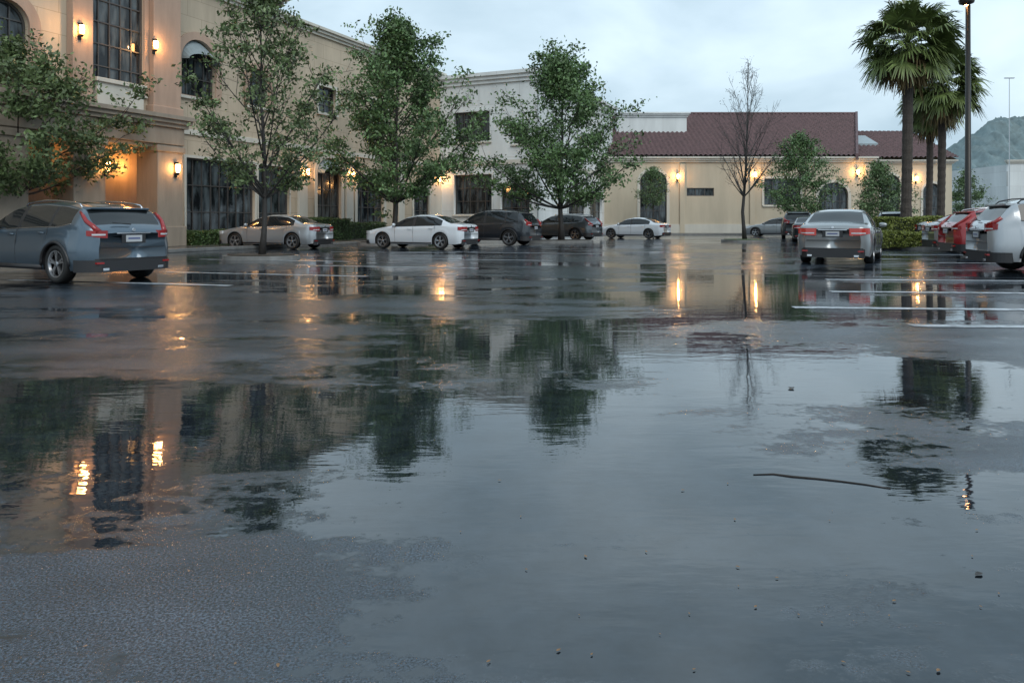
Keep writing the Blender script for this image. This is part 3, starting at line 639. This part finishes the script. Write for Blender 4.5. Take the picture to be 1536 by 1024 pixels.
def car(label,kind,pm,loc,th,group=None,scale=1,lit=False,detail=True,roof_rails=True):
    K=KIND[kind]; L_,W,H=K['L'],K['W'],K['H']; hw=W/2; wr=K['wr']; wb=K['wb']; cl=K['clear']; AR=wr+.055
    root=empty('parked_car',(loc[0],loc[1],0),th); tag(root,label,'car',group); root.scale=(scale,)*3
    xf=wb/2+.02; xb=-wb/2+.02
    xs=set(np.linspace(-L_/2,L_/2,70).round(4))
    for c in (xf,xb):
        for i in range(13): xs.add(round(c+AR*math.cos(PI*i/12),4))
        xs.add(round(c+AR+.006,4)); xs.add(round(c-AR-.006,4))
    for f in K['ws']+K['rw']+K['side']+(K['bp']+.012,K['bp']-.012,.165): xs.add(round(f*L_,4))
    if K['qp']: xs.add(round((K['qp']+.01)*L_,4)); xs.add(round((K['qp']-.01)*L_,4))
    for e_ in (.002,.015,.04,.08): xs.add(round(L_/2-e_,4)); xs.add(round(-L_/2+e_,4))
    xs=sorted(xs)
    def hwid(x):
        t=abs(x)/(L_/2)
        if t<.55: return hw
        u=(t-.55)/.45; return hw*(1-.08*u**2-.20*max(0,(u-.70)/.30)**2.2)
    def top(x): return interp(K['top'],x/L_)
    def bel(x): return min(interp(K['belt'],x/L_),top(x)-.035)
    def yz(w,z): return w-.055*((z-.62)/.42)**2
    def sec(x):
        w=hwid(x); zt=top(x); zb=bel(x); zs=cl+ (0.06*max(0,(abs(x)/(L_/2)-.85)/.15))
        for c in (xf,xb):
            if abs(x-c)<=AR: zs=max(zs,wr+math.sqrt(max(0,AR*AR-(x-c)**2)))
        g=max(0,min(1,(zt-zb-.05)/(H-zb-.05)))
        pts=[(0,cl-.02),(w-.32,cl-.02),(w-.32,zs),(yz(w,zs)-.012,zs)]
        for f in (.12,.32,.55,.78,.92): z=zs+f*(zb-zs); pts.append((yz(w,z)-(.016 if f==.78 else 0),z))
        pts.append((w-.075,zb))
        y6=(w-.13)*(1-g)+(hw*.69)*g; z6=zt-.02-.06*g
        ym=(w-.075)*.5+y6*.5+.025*g; pts.append((ym,zb*.5+z6*.5))
        pts.append((y6,z6)); pts.append((y6-.075,zt-.022-.012*g)); pts.append((y6*.45,zt-.004)); pts.append((0,zt))
        return pts
    secs=[sec(x) for x in xs]; n=len(secs[0])
    ring=[]
    for x,s in zip(xs,secs):
        ring.append([(x,y,z) for y,z in s]+[(x,-y,z) for y,z in s[-2:0:-1]])
    NR=len(ring[0]); groups={}
    jn=n-1
    xdoor=(.165*L_,K['bp']*L_,-.235*L_)
    def key(j,x0,x1):
        side='l' if j<jn else 'r'; jj=j if j<jn else NR-1-j
        xm=(x0+x1)/2; fx=xm/L_
        if jj<=2: return 'underbody'
        if 3<=jj<=8:
            if xdoor[1]<xm<xdoor[0] : return 'front_door_'+side
            if xdoor[2]<xm<xdoor[1] : return 'rear_door_'+side
            return 'body'
        if jj in (9,10):
            if K['side'][1]<fx<K['side'][0]:
                if abs(fx-K['bp'])<.0125: return 'pillar_b'+side
                if K['qp'] and abs(fx-K['qp'])<.0105: return 'pillar_q'+side
                if fx>K['bp']: return 'fwin_'+side
                if K['qp'] and fx<K['qp']: return 'qwin_'+side
                return 'rwin_'+side
            return 'body'
        if jj>=12:
            if K['ws'][1]<fx<K['ws'][0]: return 'windscreen'
            if K['rw'][1]<fx<K['rw'][0]: return 'rear_window'
        return 'body'
    for i in range(len(xs)-1):
        for j in range(NR):
            k=key(j,xs[i],xs[i+1]); j2=(j+1)%NR
            groups.setdefault(k,[]).append([ring[i][j],ring[i+1][j],ring[i+1][j2],ring[i][j2]][::-1])
    for i,fl in ((0,False),(len(xs)-1,True)):
        s=ring[i]
        for j in range(0,n-1):
            a,b=s[j],s[j+1]; q=[(a[0],a[1],a[2]),(b[0],b[1],b[2]),(b[0],-b[1],b[2]),(a[0],-a[1],a[2])]
            groups['body'].append(q if not fl else q[::-1])
    names={'body':('body',pm),'underbody':('underbody',M['plastic']),'windscreen':('windscreen',M['carglass']),'rear_window':('rear_window',M['carglass'])}
    for k,quads in groups.items():
        if k.startswith('front_door'): nm,mt='door',pm
        elif k.startswith('rear_door'): nm,mt='door',pm
        elif k.startswith('pillar'): nm,mt='door_pillar',M['plastic']
        elif k[1:4]=='win': nm,mt='side_window',M['carglass']
        else: nm,mt=names[k]
        idx={};V=[];Fc=[]
        for q in quads:
            f=[]
            for p in q:
                kk=(round(p[0],4),round(p[1],4),round(p[2],4))
                if kk not in idx: idx[kk]=len(V); V.append(p)
                f.append(idx[kk])
            g=[]; 
            for a in f:
                if a not in g: g.append(a)
            if len(g)>2: Fc.append(tuple(g))
        me=bpy.data.meshes.new(nm); me.from_pydata(V,[],Fc); me.validate()
        o=link(nm,me,mt,root,True)
        if 'door_' in k and nm=='door':
            sgn=1 if k.endswith('l') else -1
            xr_=(xdoor[1] if k.startswith('front') else xdoor[2])
            w_=yz(hwid(xr_+.2),.9*bel(xr_)); zz=bel(xr_)-.11
            MB().tube([(xr_+.08,sgn*(w_-.004),zz),(xr_+.11,sgn*(w_+.03),zz+.004),(xr_+.23,sgn*(w_+.03),zz+.006),(xr_+.26,sgn*(w_-.004),zz+.004)],.013,6).build('handle',pm if detail else M['chrome'],o,smooth=True)
    tr=MB(); ch=MB()
    for sg in (1,-1):
        for xd in xdoor:
            zs_=[cl+.03+ (bel(xd)-cl-.03)*t/6 for t in range(7)]
            pts=[]
            for z in zs_:
                ok=all(not (abs(xd-c)<AR and z<wr+math.sqrt(AR*AR-(xd-c)**2)+.01) for c in (xf,xb))
                if ok: pts.append((xd,sg*(yz(hwid(xd),z)-.002),z))
            if len(pts)>1: tr.tube(pts,.0065,4,cap=False)
        pts=[(x,sg*(hwid(x)-.075+.004),bel(x)) for x in xs if K['side'][1]*L_<=x<=K['side'][0]*L_]
        ch.tube(pts,.009,5)
        pts=[(xb+AR+.02,sg*(yz(hw,cl+.05)+.004),cl+.055),(0,sg*(yz(hw,cl+.05)+.012),cl+.055),(xf-AR-.02,sg*(yz(hw,cl+.05)+.004),cl+.055)]
        tr.tube(pts,.03 if kind=='sedan' else .05,6)
        if kind!='sedan':
            for c in (xf,xb):
                pts=[(c+(AR+.02)*math.cos(PI*i/16),sg*(yz(hwid(c+AR*math.cos(PI*i/16)),wr+AR*math.sin(PI*i/16))-.004),wr-.03+(AR+.02)*math.sin(PI*i/16)) for i in range(17)]
                tr.tube(pts,.03,6)
    tr.build('side_trim',M['plastic'],root,smooth=True); ch.build('window_trim',M['chrome'] if kind!='suv' else M['plastic'],root,smooth=True)
    def contour(end,ys,xwrap,z,off):
        sg=-1 if end=='rear' else 1
        pts=[(sg*(L_/2+off),ys)]; we=yz(hwid(L_/2),z)
        pts.append((sg*(L_/2+off),we-.01))
        for x in sorted([abs(x) for x in xs if x*sg>0],reverse=True):
            if abs(x)>L_/2-.012: continue
            if x<L_/2-xwrap: break
            pts.append((sg*x+sg*off*.5,yz(hwid(x),z)+off))
        return pts
    def bandm(end,ys,xwrap,z0,z1,off,side,th_=.04,taper=0):
        pts=contour(end,ys,xwrap,(z0+z1)/2,off); sg=-1 if end=='rear' else 1
        inner=[(p[0]-sg*th_,p[1]-th_) for p in pts]; mbx=MB(); V=[];Fc=[]; k=len(pts)
        for i,(p,q) in enumerate(zip(pts,inner)):
            t=i/(k-1); zz0=z0+taper*t; V+=[(p[0],side*p[1],zz0),(p[0],side*p[1],z1),(q[0],side*q[1],z1+.0),(q[0],side*q[1],zz0)]
        for i in range(k-1):
            a=4*i
            for u in range(4): Fc.append((a+u,a+(u+1)%4,a+4+(u+1)%4,a+4+u))
        Fc+=[(0,1,2,3),(4*k-4,4*k-1,4*k-2,4*k-3)]; mbx.add(V,Fc); return mbx
    tz0,tz1=K['tail']
    for sd_ in (1,-1):
        o=bandm('rear',.40 if kind=='sedan' else .52,.26 if kind=='sedan' else .2,tz0,tz1,.012,sd_,taper=.05).build('taillight',M['taillit'] if lit else M['tail'],root)
        bandm('rear',.44 if kind=='sedan' else .56,.08,tz0+.05,tz0+.08,.016,sd_).build('lens',M['headl'],o)
        if kind!='sedan':
            m_=MB()
            pts=[(-L_/2+.03,sd_*(yz(hwid(-L_/2+.03),tz1)-.02),tz1-.03)]
            for f in (K['rw'][1]-.004,(K['rw'][0]*.3+K['rw'][1]*.7),(K['rw'][0]*.6+K['rw'][1]*.4),K['rw'][0]-.006):
                x=f*L_; s=sec(x); zt=top(x); y=s[10][0]*.5+s[11][0]*.5; pts.append((x-.005,sd_*(y+.0),min(zt-.03,s[11][1])))
            if kind=='suv': pts=pts[:3]
            m_.tube(pts,[.058,.046,.040,.034,.02][:len(pts)],8); m_.build('upper_taillight',M['taillit'] if lit else M['tail'],root,smooth=True)
        bandm('front',.42,.38,.62 if kind=='sedan' else .72,.75 if kind=='sedan' else .88,.008,sd_).build('headlight',M['headl'],root)
        MB().box(-L_/2-.03,-L_/2+.05,sd_*.55-.06,sd_*.55+.06,cl,cl+.055).build('exhaust',M['chrome'],root,bevel=.01)
        MB().box(-L_/2-.03,-L_/2+.03,sd_*.66-.07,sd_*.66+.07,cl+.13,cl+.165).build('reflector',M['tail'],root)
    b=MB()
    for sd_ in (1,-1):
        t=bandm('rear',0,.45 if kind!='sedan' else .12,cl-.02,cl+.20,.022,sd_); b.add(t.v,t.f)
    b.build('rear_bumper',M['plastic'],root)
    b=MB()
    for sd_ in (1,-1):
        t=bandm('front',0,.3,cl-.02,cl+.16,.02,sd_); b.add(t.v,t.f)
    b.build('front_bumper',M['plastic'],root)
    b=MB()
    for sd_ in (1,-1):
        t=bandm('rear',0,.05,cl+.205,cl+.225,.008,sd_); b.add(t.v,t.f)
    zg=cl+.42
    b.box(-L_/2-.006,-L_/2+.02,-.62,.62,zg-.006,zg+.006).box(-L_/2-.006,-L_/2+.02,-.24,.24,zg+.08,zg+.25)
    b.build('rear_seam',M['plastic'],root)
    MB().box(L_/2-.01,L_/2+.012,-.42,.42,.42,.62).build('grille',M['plastic'],root,bevel=.01)
    pz=zg+.105
    o=MB().box(-L_/2-.018,-L_/2-.006,-.16,.16,pz,pz+.125).build('number_plate',M['plate'],root)
    MB().box(-L_/2-.0205,-L_/2-.0185,-.12,.12,pz+.05,pz+.08).build('plate_marks',M['plateink'],o)
    MB().box(-L_/2-.012,-L_/2+.02,-.34,.34,pz+.155,pz+.175).build('rear_trim',M['chrome'],root)
    MB().lathe([(0,.001),(0,.035),(.012,.03),(.012,.001)],16,'y').build('badge',M['chrome'],root).matrix_local=Matrix.Translation((-L_/2-.004,0,pz+.225))@Matrix.Rotation(R(90),4,'Z')
    for sd_ in (1,-1):
        xm=.165*L_; zm=bel(xm)+.06
        m_=MB(); m_.lathe([(-.10,.005),(-.09,.045),(-.04,.075),(.04,.08),(.09,.06),(.105,.005)],12,'y',(0,0,0))
        o=m_.build('wing_mirror',pm,root,smooth=True); o.location=(xm,sd_*(hw+.06),zm+.03); o.scale=(.75,1,.85)
        MB().box(xm-.02,xm+.03,min(sd_*(hw-.07),sd_*(hw+.03)),max(sd_*(hw-.07),sd_*(hw+.03)),zm-.045,zm-.02).build('mirror_arm',M['plastic'],root)
    if kind!='sedan':
        for sg in (1,-1):
            pts=[]
            for f in (.03,.02,-.1,-.2,-.3,-.355,-.37):
                x=f*L_; s=sec(x); pts.append((x,sg*(s[12][0]-.01),s[12][1]+(.055 if f not in (.03,-.37) else .0)))
            MB().tube(pts,.016,6).build('roof_rail',M['chrome'] if kind=='wagon' else M['plastic'],root,smooth=True)
        x0=(K['rw'][0])*L_; s=sec(x0); b=MB(); yy=s[12][0]
        b.add([(x0+.12,-yy,top(x0)+.035),(x0+.12,yy,top(x0)+.035),(x0-.09,yy*.93,top(x0)+.02),(x0-.09,-yy*.93,top(x0)+.02),(x0+.1,-yy,top(x0)-.03),(x0+.1,yy,top(x0)-.03),(x0-.08,yy*.93,top(x0)-.02),(x0-.08,-yy*.93,top(x0)-.02)],[(0,3,2,1),(4,5,6,7),(2,3,7,6),(0,1,5,4),(1,2,6,5),(3,0,4,7)])
        b.build('spoiler',pm,root,bevel=.01)
        MB().tube([(-.478*L_-.02,0,top(-.478*L_)+.03),(-.474*L_-.02,.35,top(-.474*L_)+.04)],.012,5).build('rear_wiper',M['plastic'],root)
    for c,sg in ((xf,1),(xf,-1),(xb,1),(xb,-1)):
        wroot=empty('wheel',(c,sg*(hw-.035),wr)); wroot.parent=root
        if sg<0: wroot.rotation_euler=(0,0,PI)
        q=wr*.70
        MB().lathe([(-.23,q),(-.22,wr*.95),(-.19,wr),(-.03,wr),(0.0,wr*.955),(.008,wr*.85),(.0,q+.01),(-.03,q)],36).build('tyre',M['tyre'],wroot,smooth=True)
        MB().lathe([(-.10,.001),(-.10,q),(-.2,q)],28).build('brake_disc',M['rimdark'],wroot)
        m_=MB().lathe([(-.03,q-.001),(-.004,q+.004),(-.006,q-.02),(-.05,q-.035)],36)
        m_.lathe([(-.05,.06),(-.012,.055),(-.006,.03),(-.006,.001)],18)
        for k in range(5):
            for d_ in (-.14,.14):
                a=2*PI*k/5+.3; p0=Vector((.045*math.cos(a),-.02,.045*math.sin(a))); a2=a+d_; p1=Vector(((q-.012)*math.cos(a2),-.012,(q-.012)*math.sin(a2)))
                dr=(p1-p0).normalized(); sd2=Vector((-dr.z,0,dr.x)); w0=.022
                V=[p0+sd2*w0,p0-sd2*w0,p1-sd2*w0*.8,p1+sd2*w0*.8]; V2=[v+Vector((0,-.03,0)) for v in V]
                m_.add(V+V2,[(0,1,2,3),(4,7,6,5),(0,4,5,1),(1,5,6,2),(2,6,7,3),(3,7,4,0)])
        m_.build('rim',M['rim'],wroot)
    return root
def place(kind,px,Y,th,side,axle='rear',scale=1):
    K=KIND[kind]; lx=(-K['wb']/2+.02) if axle=='rear' else K['wb']/2+.02; ly=side*(K['W']/2-.05)
    X=(px-CX)/F*Y; c,s=math.cos(th),math.sin(th)
    return (X-(lx*c-ly*s)*scale, Y-(lx*s+ly*c)*scale)
car('dark slate blue wagon with tall red tail lights, nearest car at left','wagon',M['p_blue'],place('wagon',84,13.6,R(151),1),R(151))
car('silver sedan parked behind the slender tree near the storefront window','sedan',M['p_silver'],place('sedan',438,30.2,R(163),1),R(163))
car('white sedan parked in front of the tallest leafy tree','sedan',M['p_white'],place('sedan',660,30.2,R(157),1),R(157))
car('black suv parked just right of the white sedan','suv',M['p_black'],place('suv',763,34.5,R(155),1),R(155))
car('dark grey crossover parked right of the black suv','wagon',M['p_grey'],place('wagon',862,44,R(146),1),R(146),scale=1.03)
car('distant white sedan parked near the beige wall under the lamp','sedan',M['p_white'],place('sedan',973,48.5,R(147),1),R(147),scale=.98)
x,y=gp(1264,21.6); car('silver grey sedan seen from behind in the lane, brake lights glowing','sedan',M['p_champ'],(x,y),R(60),lit=True,scale=1.04)
x,y=gp(1214,42); car('dark sedan half hidden behind the silver grey sedan','sedan',M['p_black'],(x,y),R(68))
x,y=gp(1196,50); car('large black suv beyond the dark sedan, right of the bare tree','suv',M['p_black'],(x,y),R(70),scale=1.1)
x,y=gp(1166,55); car('small grey car mostly hidden beyond the large black suv','sedan',M['p_champ'],(x,y),R(150))
x,y=gp(1338,40); car('dark suv behind the yellow green hedge','suv',M['p_black'],(x,y),R(66))
car('silver suv cut off by the right edge','suv',M['p_silver'],place('suv',1566,15.9,R(-14),-1),R(-14))
car('dark red car between the silver suv and the grey car','wagon',M['p_red'],place('wagon',1492,22.0,R(-13),-1),R(-13),scale=1.03)
car('grey car left of the red car in the right row','sedan',M['p_champ'],place('sedan',1458,26.6,R(-13),-1),R(-13),scale=1.08)
car('black car farthest along the right row','sedan',M['p_black'],place('sedan',1436,31.0,R(-13),-1),R(-13),scale=1.08)
# ---------------- small debris ----------------
pts=[((px-CX)/F*(CH*F/(py-HY)),CH*F/(py-HY),.002) for i,(px,py) in enumerate([(1130,712),(1160,711),(1190,715),(1225,718),(1262,722),(1300,727),(1336,733)])]
tw=MB().tube(pts,[.002,.0035,.0045,.004,.0035,.003,.002],7)
tag(tw.build('fallen_branch',M['twig'],smooth=True),'thin dark broken branch lying in the puddle','branch')
def leafthing(px,py,sz,label,m,group=None,name='fallen_leaf'):
    Y=CH*F/(py-HY); X=(px-CX)/F*Y; b=MB(); a=random.uniform(0,6.28); ca,sa=math.cos(a),math.sin(a)
    out=[(0,-1),(.45,-.55),(.55,0),(.3,.6),(0,1.15),(-.35,.6),(-.5,.05),(-.4,-.6)]
    V=[(0,0,.004)]+[((x*ca-y*sa)*sz,(x*sa+y*ca)*sz,.004+sz*.18*abs(x)+.1*sz*random.random()) for x,y in out]
    b.add(V,[(0,i+1,(i+1)%8+1) for i in range(8)]); o=b.build(name,m); o.location=(X,Y,0); tag(o,label,'leaf',group)
leafthing(1468,862,.018,'largest dark wet leaf at lower right',M['twig'])
leafthing(1187,583,.04,'dark leaf clump alone in the middle of the puddle reflection',M['twig'])
for i in range(50):
    leafthing(random.uniform(30,1500),random.uniform(720,1010),random.uniform(.003,.009),'tiny brown leaf fragment scattered on the near asphalt',M['dryleaf'],'tiny fallen leaf fragments')
